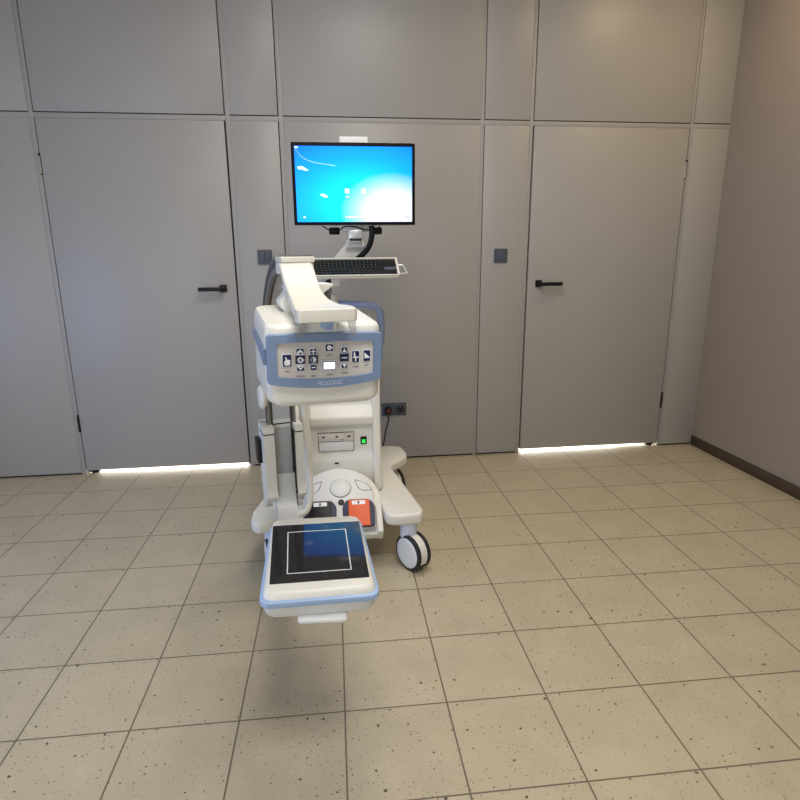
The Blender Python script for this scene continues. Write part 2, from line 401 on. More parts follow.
for cx in (.368, .447):
    q = MB(); n = 28
    q.box((cx-.031, -.0115, .306), (cx+.031, -.006, .368), 'switchl', .001)
    q.loft([[(cx+r_*cos(2*pi*k/n), y_, .337+r_*sin(2*pi*k/n)) for k in range(n)] for r_, y_ in ((.024, -.0122), (.021, -.0125), (.020, -.0118))], 'dark')
    q.cyl((cx-.0095, -.0135, .337), (cx-.0095, -.012, .337), .003, 'black', 10).cyl((cx+.0095, -.0135, .337), (cx+.0095, -.012, .337), .003, 'black', 10)
    q.cyl((cx, -.016, .350), (cx, -.012, .350), .0025, 'steel', 10)
    q.build('socket_insert', t)
t = thing('power_plug', (.368, -.03, .30), 'black plug with a red ring pushed into the left socket opening', 'plug')
MB().cyl((.368, -.0137, .337), (.368, -.045, .335), .020, 'black', 24, .004).build('plug_body', t)
MB().cyl((.368, -.045, .335), (.368, -.052, .334), .012, 'red', 20, .002).build('plug_collar', t, label='dark red collar')
MB().tube(spline([(.368, -.05, .334), (.366, -.075, .322), (.362, -.08, .28), (.345, -.085, .22), (.32, -.12, .12), (.27, -.22, .03), (.22, -.36, .012), (.16, -.45, .02), (.12, -.50, .10), (.12, -.50, .18)]), .0038, 'black').build('power_cord', t)

# ------------------------------------------------------------------ the x-ray machine
X = thing('x_ray_machine', (.04, -.9, 0), 'white and blue mobile C-arm x-ray machine with monitor, standing in front of the panelled wall', 'x-ray machine')

# base with four splayed legs
half_r = [(.262, -1.362), (.362, -1.352), (.376, -1.315), (.300, -.80), (.304, -.76), (.395, -.66), (.405, -.60), (.390, -.485), (.31, -.455), (.20, -.50)]
half_l = [(-.12, -.50), (-.24, -.455), (-.325, -.48), (-.345, -.54), (-.33, -.62), (-.240, -.76), (-.240, -.80), (-.334, -1.235), (-.332, -1.325), (-.30, -1.362)]
front = [(-.225, -1.335), (-.15, -1.17), (.20, -1.17), (.215, -1.345)]
out = rpoly(half_r+half_l+front, [.03, .022, .03, .05, .05, .03, .03, .03, .04, .04, .04, .04, .03, .03, .04, .05, .05, .025, .02, .02, .03, .05, .05, .03])
b = MB(); b.prism(out, .203, .252, 'white', .012)
b.prism(rpoly([(.23, -1.10), (.245, -.75), (.22, -.50), (-.14, -.50), (-.18, -.75), (-.165, -1.10)], .04), .248, .272, 'white', .014)
b.build('base', X)
def caster(px, py, ang, foot_h=.205, rad=.077):
    mx = frame((px, py, 0), ang)
    c = MB()
    c.cyl((0, 0, .13), (0, 0, foot_h), .036, 'pale', 28, .002, mx)
    n = 20
    arc = [(-.030+(rad-.003)*cos(t), rad+(rad-.003)*sin(t)) for t in [R(-40+i*(250)/n) for i in range(n+1)]]
    c.prism(arc, -.016, .016, 'white', .002, mx, axis='x')
    o = c.build('caster', X)
    for s_ in (-1, 1):
        q = MB(); x0 = s_*.017; x1 = s_*.036; N_ = 40
        prof_ = [(x0, .02), (x0, rad-.004), (x0+s_*.004, rad), (x1-s_*.005, rad), (x1-s_*.001, rad-.006), (x1, rad-.011), (x1-s_*.002, rad-.012)]
        q.loft([[(x_, -.030+r_*cos(2*pi*k/N_), rad+r_*sin(2*pi*k/N_)) for k in range(N_)] for x_, r_ in prof_], 'blackr', mx)
        q.loft([[(x_, -.030+r_*cos(2*pi*k/N_), rad+r_*sin(2*pi*k/N_)) for k in range(N_)] for x_, r_ in ((x0+s_*.002, rad-.012), (x1-s_*.001, rad-.012), (x1+s_*.002, rad-.016), (x1+s_*.0035, rad-.03))], 'white2', mx)
        q.build('wheel', o)
caster(.312, -1.312, 32)
caster(-.252, -1.27, 12)
caster(.325, -.565, 20)
caster(-.285, -.545, -20)

# tower : side profile (y, z) lofted across x
tw = MB()
prof_t = [(-1.072, .265), (-1.072, .395), (-1.062, .437), (-1.062, .552), (-1.090, .566), (-1.094, .600), (-1.055, .648), (-1.05, .93), (-1.02, .965), (-.55, .985), (-.50, .95), (-.49, .265)]
pt = rpoly(prof_t, .008, 3)
xs = [(-.088, 0, 0), (-.082, .004, .002), (.186, .004, .002), (.192, 0, 0)]
tw.prism(pt, -.084, .188, 'white', .004, axis='x')
side = rpoly([(-1.105, .265), (-1.085, .60), (-1.085, .93), (-1.03, .985), (-.55, 1.0), (-.47, .96), (-.46, .265)], [.004, .1, .03, .03, .05, .05, .004], 4)
tw.prism(side, .186, .222, 'white', .010, axis='x')
tw.prism([(a, z) for a, z in side], -.125, -.082, 'white', .010, axis='x')
tower = tw.build('tower', X)
d = MB(); d.box((-.054, -1.067, .441), (.104, -1.060, .527), 'dark', .0005)
d.box((-.052, -1.070, .487), (.102, -1.060, .525), 'beige', .001)
d.box((-.045, -1.074, .497), (.060, -1.069, .520), 'beige', .001)
d.box((-.051, -1.070, .443), (.101, -1.060, .484), 'white2', .001)
for x_ in (-.036, .022, .076): d.box((x_, -1.0755, .506), (x_+.012, -1.0735, .513), 'dark')
d.box((.05, -1.0715, .492), (.057, -1.0697, .495), 'dark')
d.build('drive_bay', tower, label='grey disc drive front')
d = MB(); d.box((.133, -1.068, .468), (.160, -1.060, .502), 'black', .001); d.box((.139, -1.072, .474), (.154, -1.066, .490), 'green', .001)
d.build('power_switch', tower, label='black switch with a glowing green rocker')
MB().box((.015, -1.076, .383), (.033, -1.071, .389), 'black').build('latch_slot', tower)
MB().box((-.104, -1.092, .44), (-.099, -1.085, .485), 'black').build('latch_slot', tower)

# cradle and foot switch
FM = frame((.027, -1.222, .262), 0, 38)      # leaning plane, local z is its face normal
def arch(r, n=28, base=-.115, w_=.170):
    P = [(w_*cos(pi*k/n), .012+r*sin(pi*k/n)) for k in range(n+1)]
    return P+[(-w_, base), (w_, base)]
cr = MB()
cr.prism(rpoly(arch(.165, 20, -.13, .180), .002, 1), -.045, -.012, 'white', .006, FM)
cr.box((.152, -.150, -.06), (.178, -.02, .012), 'white', .006, FM); cr.box((-.178, -.150, -.06), (-.152, -.02, .012), 'white', .006, FM)
cr.box((-.165, -.150, -.055), (.165, -.132, -.013), 'white', .005, FM)
cr.build('foot_switch_holder', X)
T = thing('foot_switch', (.027, -1.215, .20), 'white foot switch with one black and one orange pedal, held at the tower foot', 'foot switch')
fs = MB()
fs.prism(arch(.150, 28, -.126, .149), -.011, .018, 'white2', .008, FM)
n = 36
fs.loft([[(.008+r_*cos(2*pi*k/n), .060+r_*sin(2*pi*k/n), z_) for k in range(n)] for r_, z_ in ((.0445, .017), (.0435, .0225), (.041, .0235))], 'white2', FM)
fs.tube([(.008+.0455*cos(2*pi*k/40), .060+.0455*sin(2*pi*k/40), .0182) for k in range(41)], .0008, 'dark', FM, 6)
for s_ in (-1, 1):
    arc = [(.1*s_+.038*cos(a)*s_, .078+.038*sin(a)*-1, .0185) for a in [R(180-20+i*8) for i in range(0)]]
    crv = spline([(s_*.072, .098, .0185), (s_*.082, .062, .0185), (s_*.105, .043, .0185), (s_*.142, .044, .0185)], 6)
    fs.tube(crv, .0016, 'handle', FM, 6)
    fs.tube(spline([(s_*.072, .098, .0185), (s_*.112, .080, .0185), (s_*.142, .044, .0185)], 6), .0008, 'dark', FM, 6)
fs.build('pedal_housing', T)
for (x0, mt, lb) in ((-.140, 'black', 'black pedal'), (.020, 'orange', 'orange pedal')):
    q = MB()
    xa, xb = x0, x0+.118
    q.prism(rpoly([(xa-.006, -.13), (xb+.006, -.13), (xb+.010, -.03), (xb-.01, -.002), (xa+.012, .0), (xa-.008, -.03)], .015), .016, .026, 'navyp', .003, FM)
    q.prism(rpoly([(xa+.014, -.128), (xb-.014, -.128), (xb-.012, -.010), (xa+.018, -.008)], .005), .024, .036, mt, .002, FM)
    q.box((xa+.032, -.032, .0355), (xb-.030, -.014, .0366), 'ink', 0, FM)
    q.box(((xa+xb)/2-.004, -.029, .0366), ((xa+xb)/2+.005, -.017, .0370), 'text', 0, FM)
    q.build('pedal', T, label=lb)
MB().cyl((.008, -.010, .017), (.008, -.010, .026), .0125, 'black', 24, .002, FM).build('selector_knob', T)

# articulated arm to the C, mostly hidden
a = MB(); a.box((-.19, -1.40, .55), (-.125, -1.03, .66), 'white', .02)
a.cyl((-.155, -1.04, .50), (-.155, -1.04, .72), .045, 'white', 32, .006)
a.cyl((-.170, -1.40, .50), (-.170, -1.40, .70), .045, 'white', 32, .006)
a.build('support_arm', X)

# C-arm ring: upper quarter arc, straight back, tighter lower bend, foot running forward
CO = (-.073, -1.85, 0); CM = frame(CO, 15)
RU, ZU, RL = .400, .868, .17
CP = []                                            # (v, z, outward normal v, z)
for k in range(25): a_ = R(88-88*k/24); CP.append((RU*cos(a_), ZU+RU*sin(a_), cos(a_), sin(a_)))
RL = .13
for k in range(1, 17): CP.append((RU, ZU-(ZU-.485)*k/16, 1, 0))
for k in range(1, 15): a_ = R(-90*k/14); CP.append((RU-RL+RL*cos(a_), .485+RL*sin(a_), cos(a_), sin(a_)))
for k in range(1, 7): CP.append((RU-RL-.085*k, .355, 0, -1))
def at_z(z): # index of the path sample on the outer back at height z
    return min(range(20, len(CP)-6), key=lambda i: abs(CP[i][1]-z))
def psweep(mb, i0, i1, r0, r1, u0, u1, m_):
    mb.loft([[(u0, v+nv*r0, z+nz*r0), (u1, v+nv*r0, z+nz*r0), (u1, v+nv*r1, z+nz*r1), (u0, v+nv*r1, z+nz*r1)] for v, z, nv, nz in CP[i0:i1+1]], m_, CM)
E_ = len(CP)-1
c = MB(); E0 = E_; E_ = at_z(.455)
psweep(c, 0, E_, -.0135, .018, -.050, .050, 'ring')
psweep(c, 0, E_, -.0155, -.0134, -.031, .031, 'track')
for u0, u1 in ((-.050, -.040), (.040, .050)): psweep(c, 0, E_, -.026, -.0135, u0, u1, 'ring')
for u0, u1 in ((-.038, -.031), (.031, .038)): psweep(c, 0, E_, -.018, -.0135, u0, u1, 'ringd')
for s_ in (-1, 1): psweep(c, 0, E_, -.008, .010, min(s_*.0495, s_*.0515), max(s_*.0495, s_*.0515), 'ringd')
c.build('c_arm_ring', X); E_ = E0
zt_, zs_, zb_ = .705, .672, .405
i0, i1 = at_z(zt_), at_z(zb_)
def railbox(mb, za, zc_, u0, u1, m_, r0=-.062, r1=.03, bev=.006):
    # rail follows the straight back and leans with the lower bend
    ia, ib = at_z(za), at_z(zc_)
    psweep(mb, ia, ib, r0, r1, u0, u1, m_)
for s_ in (-1, 1):
    q = MB(); wd = .074 if s_ < 0 else .066
    u0, u1 = sorted((s_*.037, s_*wd)); ug, uh = sorted((s_*.034, s_*(wd-.003)))
    n_ = at_z(.675)
    psweep(q, i0, n_-0, -.062, .03, u0, u1, 'white'); 
    for dz in (0,):
        v, z, nv, nz = CP[n_]
        q.box((u0, v-.060, z-.006), (u1, v+.03, z+.002), 'dark', 0, CM)
    secs = [[(u0, v+nv*r0, z+nz*r0-dz_), (u1, v+nv*r0, z+nz*r0-dz_), (u1, v+nv*r1, z+nz*r1-dz_), (u0, v+nv*r1, z+nz*r1-dz_)]
            for (v, z, nv, nz), dz_, r0, r1 in [(CP[n_], .005, -.062, .03)]+[(CP[i], 0, -.062, .03) for i in range(n_+1, i1+1)]]
    q.loft(secs, 'white', CM)
    psweep(q, i0+1, i1-1, -.050, .02, ug, uh, 'dark')
    q.build('carriage_rail', X)
q = MB(); psweep(q, i0, i1, .021, .055, -.074, .066, 'white'); q.build('carriage', X)
v_, z_ = CP[i0][0]-.019, CP[i0][1]
q = MB(); q.box((-.031, v_, z_+.001), (.031, v_+.004, z_+.014), 'white2', 0, CM); q.box((-.029, v_, z_-.004), (.029, v_+.004, z_+.001), 'dark', 0, CM); q.box((-.030, v_+.001, z_-.016), (.030, v_+.004, z_-.004), 'white2', 0, CM); q.build('ring_joint', X)
q = MB(); q.cyl((-.048, .395, .80), (-.074, .395, .80), .044, 'white', 32, .010, CM); q.build('carriage_knob', X)
q = MB(); q.box((-.090, .400, .550), (-.070, .46, .640), 'black', .004, mx=CM); q.build('locking_knob', X, label='black locking lever block')
q = MB()
ia = at_z(.50)
q.loft([[(u0-sh, v+nv*r0, z+nz*r0), (u1-sh, v+nv*r0, z+nz*r0), (u1-sh, v+nv*r1, z+nz*r1), (u0-sh, v+nv*r1, z+nz*r1)]
        for (v, z, nv, nz), u0, u1, r0, r1, sh in [(CP[i], -.035, .035, -.030, (-.0135 if i < at_z(.455) else .012), max(0, .40-CP[i][0])*.12) for i in range(ia, E_+1)]], 'white2', CM)
q.box((-.070, -.26, .336), (.010, -.15, .44), 'white2', .010, mx=CM); q.box((-.065, -.33, .42), (.03, -.16, .470), 'white2', .008, mx=CM)
q.build('detector_yoke', X)
for s_ in (-1, 1):
    MB().cyl((s_*.035, .355, .400), (s_*.053, .355, .400), .017, 'white2', 24, .004, CM).build('yoke_pivot', X)

# upper end of the ring: cap, x-ray guard cover
q = MB(); q.box((-.056, -.060, 1.266), (.036, .03, 1.2815), 'cover', .004, mx=CM); q.box((-.055, -.053, 1.235), (.034, .03, 1.267), 'white', .005, mx=CM); q.build('ring_end_cap', X)
GM = frame((-.078, -1.85, .862), 12)
st = [(-.057, .404, .053, .034), (-.085, .392, .053, .034), (-.115, .372, .053, .034), (-.15, .350, .052, .034), (-.19, .331, .051, .036), (-.235, .317, .052, .043), (-.275, .309, .056, .056), (-.32, .306, .060, .068), (-.375, .305, .064, .072)]
secs = []
for v_, z_, l_, r_ in [tuple(x) for x in spline([Vector(s_) for s_ in st], 3)]:
    th = .020
    secs.append([(-l_, v_, z_-th), (-l_, v_, z_-.003), (-l_+.003, v_, z_), (r_-.003, v_, z_), (r_, v_, z_-.003), (r_, v_, z_-th)])
q = MB(); q.loft(secs, 'cover', GM)
q.prism(rrect(-.066, -.395, .068, -.355, [.004, .004, .010, .010]), .279, .308, 'cover', .0025, GM)
q.build('beam_guard_cover', X)
q = MB()   # housing behind the cover
q.loft([[(-.040, v_, .245), (-.040, v_, h_), (.042, v_, h_), (.042, v_, .245)] for v_, h_ in ((.04, .30), (-.05, .33), (-.14, .31), (-.30, .282))], 'white', GM)
q.prism(rpoly([(-.050, -.11), (.072, -.11), (.072, -.05), (-.050, -.04)], .012), .338, .348, 'white2', .004, GM)
q.prism(rpoly([(-.052, .24), (-.054, .28), (-.068, .306), (-.050, .325), (-.04, .35), (.05, .352), (.076, .350), (.076, .340), (.050, .325), (.040, .29), (.045, .262), (.065, .245)], .010), -.13, -.05, 'white', .003, GM, axis='y')
q.build('collimator_housing', X)

# x-ray tube head with the control panel
HM = frame((-.004, -2.135, 1.045), 11.5, 1.5, 1.2)
def headsec(z, ins, sag=0, slope=0):
    o_ = rrect(-.1405+ins, ins, .1405-ins, .315-ins*2, [.05-ins*.4, .05-ins*.4, .028-ins*.4, .028-ins*.4], 7)
    bulge = lambda x, y: y-.006*(1-(x/.14)**2)*max(0, 1-y/.1)
    return [(x, bulge(x, y), z+sag*(1-(x/.14)**2)+slope*y) for x, y in o_]
h = MB()
h.loft([headsec(-.100, .030, -.020), headsec(-.106, .014, -.024), headsec(-.102, .005, -.024), headsec(-.094, .001, -.020), headsec(-.05, 0, -.006), headsec(.060, 0, 0, .03), headsec(.072, .0015, 0, .045),
        headsec(.078, .0055, 0, .06), headsec(.0805, .013, 0, .06), headsec(.0808, .035, 0, .06)], 'white', HM)
head = h.build('x_ray_head', X)
def fronty(x): return -.006*(1-(x/.14)**2)
def fprism(pts, y0, y1, m_, mb, bev=0): # follows the head's bowed front
    t_ = bmesh.new(); a_ = [t_.verts.new((x, fronty(x)+y0, z)) for x, z in pts]; b_ = [t_.verts.new((x, fronty(x)+y1, z)) for x, z in pts]
    n_ = len(pts); t_.faces.new(a_); t_.faces.new(b_[::-1])
    for i in range(n_): t_.faces.new((a_[i], a_[(i+1) % n_], b_[(i+1) % n_], b_[i]))
    bmesh.ops.recalc_face_normals(t_, faces=t_.faces)
    if bev:
        e_ = [e for e in t_.edges if (e.verts[0] in b_) and (e.verts[1] in b_)]
        bmesh.ops.bevel(t_, geom=e_, offset=bev, segments=2, affect='EDGES', profile=.5)
    mb.add(t_, m_, HM)
def outline(x0, x1, zt, zb, sag, r, top=0):
    P = []
    N_ = 16
    pts = [(x0+(x1-x0)*i/N_, zb-sag*(1-((2*i/N_)-1)**2)) for i in range(N_+1)]+[(x1-(x1-x0)*i/N_, zt+top*(1-((2*i/N_)-1)**2)) for i in range(N_+1)]
    rr = [0.0001]*len(pts); rr[0] = rr[N_] = rr[N_+1] = rr[-1] = r
    return rpoly(pts, rr, 4)
def ring_strip(outer, inner, y0, y1, m_, mb):
    # frame with a hole: outer and inner loops of equal length
    t_ = bmesh.new(); n_ = len(outer)
    V_ = [[t_.verts.new((x, fronty(x)+y, z)) for x, z in lp] for lp, y in ((outer, y0), (outer, y1*.6), ([(x*.985, z*.975-.0003) for x, z in outer], y1), (inner, y1), ([(x*.985, z*.97) for x, z in inner], y0))]
    for a_, b_ in zip(V_, V_[1:]):
        for i in range(n_): t_.faces.new((a_[i], a_[(i+1) % n_], b_[(i+1) % n_], b_[i]))
    bmesh.ops.recalc_face_normals(t_, faces=t_.faces)
    mb.add(t_, m_, HM)
q = MB()
OUT = outline(-.1395, .1375, .060, -.056, .014, .014, .003)
INN = outline(-.117, .117, .0405, -.0405, .0075, .008, .002)
ring_strip(OUT, INN, .002, -.011, 'blue', q)
# side bands wrapping back along the head
for s_, x_ in ((-1, -.1405), (1, .1405)):
    q.loft([[(x_+s_*dx, v_, z_) for dx, z_ in ((-.006, zt), (.006, zt-.002), (.006, zb+.002), (-.006, zb))] for v_, zt, zb in ((.012, .024, -.014), (.06, .028, -.004), (.13, .034, .006), (.20, .038, .014), (.262, .041, .020))], 'blue', HM)
q.box((.1405, .03, -.022), (.153, .10, .026), 'blue', .004, HM)
q.build('panel_frame', head, label='periwinkle blue frame and side bands')
q = MB(); fprism(INN, .0, -.004, 'panel', q); q.build('control_panel', head, label='silver grey control panel face')
def pu(px): return (px-324.2)*.002412
def pw(px, py): return (357.8-(py+.02*(px-324)))*.00242
YB = -.0045
def put(mb, pts, m_, y0=YB, d_=.0012): fprism(pts, y0, y0-d_, m_, mb)
def rc(px0, py0, px1, py1, r=.0015):
    xm = (px0+px1)/2; zc = pw(xm, (py0+py1)/2); hz = (py1-py0)/2*.00242
    return rrect(pu(px0), zc-hz, pu(px1), zc+hz, r, 3)
def shp(px, py, pts, sc=1.0): # icon polygon, units px about a centre, y down
    return [(pu(px)+a_*.002412*sc, pw(px, py)-b_*.00242*sc) for a_, b_ in pts]
def circ(r_, n_=14): return [(r_*cos(2*pi*k/n_), r_*sin(2*pi*k/n_)) for k in range(n_)]
def button(cx, cy, w_, h_, icons, border='ink', fill='navy', hpad=1.0):
    b_ = MB(); put(b_, rc(cx-w_/2-.7, cy-h_/2-.9, cx+w_/2+.7, cy+h_/2+.5, .0035), border)
    put(b_, rc(cx-w_/2, cy-h_/2, cx+w_/2, cy+h_/2, .0025), fill, YB-.0008)
    for m_, pl, k_ in icons: put(b_, shp(cx, cy, pl, k_), m_, YB-.0014)
    b_.build('button', head)
hand = [(-2.9, 1), (-2.9, 4), (-1.5, 5), (2, 5), (3.1, 4), (3.1, -.5), (1.5, -1), (.2, -1), (-1, -3.6), (-2.2, -3.2), (-1.2, -.8)]
button(285.5, 358.8, 8.6, 11.6, [('ink', hand, .95), ('navy', [(-2, 1), (2.4, 1), (2.4, 1.5), (-2, 1.5)], 1), ('navy', [(-2, 2.8), (2.4, 2.8), (2.4, 3.3), (-2, 3.3)], 1)])
# orientation column
tri_u = [(-3, 2.2), (0, -2.4), (3, 2.2)]; tri_d = [(-3, -2.2), (3, -2.2), (0, 2.4)]
button(298.3, 350.2, 7.2, 6, [('ink', [(-3.4, 3), (-2.6, 0), (0, -2.2), (2.6, 0), (3.4, 3)], 1), ('navy', [(-1.5, 2.6), (-.8, 1), (.8, .6), (2.2, 2.6)], 1)])
button(298.3, 358.4, 8, 7.6, [('ink', circ(2.9), 1), ('navy', circ(1.2), 1), ('ink', [(2, -1.5), (4, 0), (2, 1.5)], 1)], border='navy')
button(298.3, 366.2, 7.2, 6, [('ink', [(-3.4, -3), (3.4, -3), (3, -1), (0, 2.4), (-3, -1)], 1), ('navy', [(-1, -1.2), (1.2, -1.2), (0, .6)], 1)])
# brightness column
button(311, 350.2, 6.2, 5.4, [('ink', [(-2.4, -.55), (2.4, -.55), (2.4, .55), (-2.4, .55)], 1), ('ink', [(-.6, -2.2), (.6, -2.2), (.6, 2.2), (-.6, 2.2)], 1)])
button(311, 358.4, 7.6, 7.6, [('ink', circ(2.5), 1), ('navy', [(-2, -1.5), (-.3, -2.2), (-.3, 2.2), (-2, 1.5)], 1)]+[('ink', [(3.3*cos(a_)-.35, 3.3*sin(a_)-.35), (3.3*cos(a_)+.35, 3.3*sin(a_)-.35), (3.3*cos(a_)+.35, 3.3*sin(a_)+.35), (3.3*cos(a_)-.35, 3.3*sin(a_)+.35)], 1) for a_ in [k*pi/4 for k in range(8)]], border='navy')
button(311, 366.0, 6.2, 5.4, [('ink', [(-2, -.6), (2, -.6), (2, .6), (-2, .6)], 1)])
# lamp
button(326.9, 346.6, 7.6, 6.8, [('ink', circ(2.4), 1), ('ink', [(1.6, -1.4), (3.4, -.5), (3.4, .5), (1.6, 1.4)], 1)])
# display
b_ = MB(); put(b_, rc(319.2, 359.3, 334.4, 369.4, .003), 'ink'); put(b_, rc(320, 360.2, 333.6, 368.8, .002), 'navy', YB-.0008)
put(b_, rc(321, 361, 332.6, 368, .0008), 'lcd', YB-.0014)
put(b_, shp(326.9, 363, [(-1, -.5), (-.6, -.7), (0, .2), (.6, -.7), (1, -.5), (.2, .7), (-.2, .7)], .7), 'text', YB-.0020)
b_.build('display', head, label='small white lit display')
# contrast column
button(342.2, 349.6, 6, 5.8, [('ink', [(-2.6, 2), (-1.6, 1), (0, -2.4), (1.6, 1), (2.6, 2)], 1)])
button(342.2, 357, 7.6, 7.4, [('ink', [(-3, -.5), (3, -.5), (3, .6), (-3, .6)], 1)], border='navy')
button(342.2, 364.6, 6, 5.6, [('ink', [(-2.4, -2.2), (2.4, -2.2), (1.6, 0), (0, 2.4), (-1.6, 0)], 1)])
button(353.8, 356.2, 7.4, 11.2, [('ink', [(-3, .5), (-2, -.2), (-2, -4.4), (-.6, -4.4), (-.2, .2), (2.4, -.2), (3, .3), (2.6, 1.2), (.6, 1.4), (.6, 4.6), (-.8, 4.6), (-.6, 1.4), (-2.6, 1.2)], 1)])
button(365.6, 355.6, 7.2, 11, [('ink', [(-2.6, -3.4), (2.8, 1.4), (2.8, 2.4), (-2.6, 2.4)], 1)])
for tx, px, py in (('SAVE', 285.5, 369.6), ('ROTATE', 298.3, 374.8), ('MAG', 311, 374.8), ('LAMP', 326.6, 354.3), ('X-RAY', 326.8, 373.9), ('CONTR', 342.3, 372.6), ('NOISE', 354, 366.5), ('INV', 365.4, 365.6)):
    t_ = text_bm(tx, .0052, .0002)
    x_ = pu(px); mxx = HM @ Matrix.Translation((x_, fronty(x_)-.0046, pw(px, py))) @ Matrix.Rotation(R(90), 4, 'X')
    lb = MB(); lb.add(t_, 'text', mxx); lb.build('button_lettering', head)
t_ = text_bm('HOLOGIC', .0150, .0003, -.00035)
for v in t_.verts: v.co.x *= .92
lg = MB(); lg.add(t_, 'ink', HM @ Matrix.Translation((pu(327.2), fronty(0)-.0115, -.0575)) @ Matrix.Rotation(R(90), 4, 'X') @ Matrix.Rotation(R(.6), 4, 'Z'))
lg.build('logo', head, label='thin white maker lettering')
# blue bridge under the lip and clear cone tabs
q = MB(); q.box((-.014, -.004, .066), (.020, .03, .094), 'bluelt', .002, mx=HM); q.build('bridge_block', head, label='pale blue bridge block')
for s_, x0 in ((-1, -.060), (1, .064)):
    q = MB(); q.loft([[(x0+s_*.003-.007, -.014, .044), (x0+s_*.003+.007, -.014, .044), (x0+s_*.003+.007, -.012, .044), (x0+s_*.003-.007, -.012, .044)],
                      [(x0-.008, -.018, .066), (x0+.008, -.018, .066), (x0+.008, -.016, .066), (x0-.008, -.016, .066)],
                      [(x0-s_*.006-.010, -.022, .092), (x0-s_*.006+.010, -.022, .092), (x0-s_*.006+.010, -.020, .092), (x0-s_*.006-.010, -.020, .092)]], 'clear', HM)
    q.build('spacer_tab', head, label='smoky clear spacer tab')

# flat detector
DM = frame((-.042, -2.158, .5515), 2.4, 6.8, 1.5)
def dout(g, zz, fy=0): # outline grown by g
    return [(x, y, zz) for x, y in rpoly([(-.131-g, -.157-g-fy), (.129+g, -.157-g-fy), (.120+g*.6, .158+g*.5), (-.120-g*.6, .158+g*.5)], [.03, .03, .022, .022], 6)]
q = MB()
q.loft([dout(-.012, -.072), dout(-.004, -.070), dout(.001, -.060), dout(.002, -.034)], 'white2', DM)
q.loft([dout(.004, -.026), dout(.002, -.012), dout(-.004, -.003), dout(-.010, .0)], 'white', DM)
det = q.build('detector', X)
q = MB(); q.loft([dout(.002, -.0345), dout(.009, -.034), dout(.011, -.030), dout(.010, -.019), dout(.0055, -.0165), dout(.002, -.0168)], 'bluelt', DM)
q.build('bumper', det, label='pale blue bumper band')
PL = rrect(-.1175, -.1225, .1175, .1225, .003)
q = MB(); q.prism(PL, -.002, .0012, 'carbon', 0, DM); q.build('detector_plate', det, label='glossy black carbon weave plate')
q = MB()
for a0, a1, b0, b1 in ((-.078, -.0755, -.090, .088), (.0755, .078, -.090, .088), (-.078, .078, -.090, -.0875), (-.078, .078, .0855, .088)):
    q.box((a0, b0, .0010), (a1, b1, .0016), 'ink', 0, DM)
q.build('field_outline', det, label='thin white square outline')
q = MB(); q.prism(rpoly([(-.055, -.170), (.062, -.178), (.062, -.02), (-.055, -.02)], .012), -.083, -.070, 'white2', .005, DM); q.build('detector_mount', det)

# white cable hose hanging beside the C
q = MB(); pts = spline([(-.095, -1.25, .80), (-.100, -1.25, .69), (-.097, -1.25, .56), (-.092, -1.25, .43), (-.090, -1.285, .34), (-.105, -1.325, .285), (-.145, -1.335, .270), (-.20, -1.31, .268)], 8)
q.tube(pts, [.0125+.001*(i % 2) for i in range(len(pts))], 'white', n=16); q.build('cable_hose', X)

# monitor, arm, tray
q = MB(); SX0, SX1, SZ0, SZ1, SY = -.1205, .4085, 1.4110, 1.7480, -.88
q.prism(rrect(SX0, SZ0, SX1, SZ1, .004), SY, SY+.038, 'white2', .002, axis='y')
q.prism(rrect(SX0+.0015, SZ0+.0015, SX1-.0015, SZ1-.0015, .004), SY-.006, SY+.001, 'bezel', .0015, axis='y')
q.prism(rrect(SX0+.06, SZ0+.05, SX1-.06, SZ1-.05, .02), SY+.036, SY+.062, 'white2', .008, axis='y')
mon = q.build('monitor', X, label='black rimmed flat monitor')
ax0, ax1, az0, az1 = SX0+.0155, SX1-.0150, SZ0+.0145, SZ1-.0170
q = MB(); q.box((ax0, SY-.0075, az0), (ax1, SY-.0055, az1), 'screen'); q.build('screen', mon, label='lit blue and white desktop screen')
W_, H_ = ax1-ax0, az1-az0
def sp(u_, v_): return (ax0+u_*W_, az1-v_*H_)
q = MB(); yy = SY-.0078
def sprite(poly, m_='icon'):
    q.prism([sp(*p) for p in poly], yy-.0004, yy, m_, 0, axis='y')
icons = [[(.02, .27), (.06, .265), (.09, .29), (.115, .32), (.08, .318), (.05, .30), (.03, .305)],
         [(.20, .63), (.225, .622), (.26, .645), (.272, .67), (.235, .668)]]
for cx, cy in ((.435, .585), (.575, .585)): icons.append([(cx-.018, cy-.03), (cx+.018, cy-.03), (cx+.018, cy+.03), (cx-.018, cy+.03)])
for a_, b_, c_, d_ in ((.42, .655, .45, .665), (.415, .92, .425, .945), (.435, .925, .52, .945), (.53, .935, .62, .942), (.055, .925, .07, .945), (.005, .01, .03, .03)):
    icons.append([(a_, b_), (c_, b_), (c_, d_), (a_, d_)])
for ic in icons: q = MB(); sprite(ic); q.build('screen_icon', mon)
q = MB()
cr_ = spline([Vector((*sp(.005, .03), 0)), Vector((*sp(.06, .14), 0)), Vector((*sp(.16, .21), 0)), Vector((*sp(.34, .25), 0))], 8)
for a_, b_ in zip(cr_, cr_[1:]):
    q.prism([(a_.x, a_.y), (b_.x, b_.y), (b_.x, b_.y-.0008), (a_.x, a_.y-.0008)], yy-.0004, yy, 'icon', 0, axis='y')
q.build('screen_swirl', mon)
q = MB()
for k in range(4): q.box((sp(.935+k*.014, .92)[0], yy-.0004, sp(0, .945)[1]), (sp(.944+k*.014, .92)[0], yy, sp(0, .925)[1]), 'icong')
q.build('screen_clock', mon)
q = MB(); q.prism(rrect(.085, 1.742, .205, 1.770, .003), SY-.004, SY+.03, 'white2', .002, axis='y'); q.build('sensor_bar', mon, label='small white bar on the top edge')
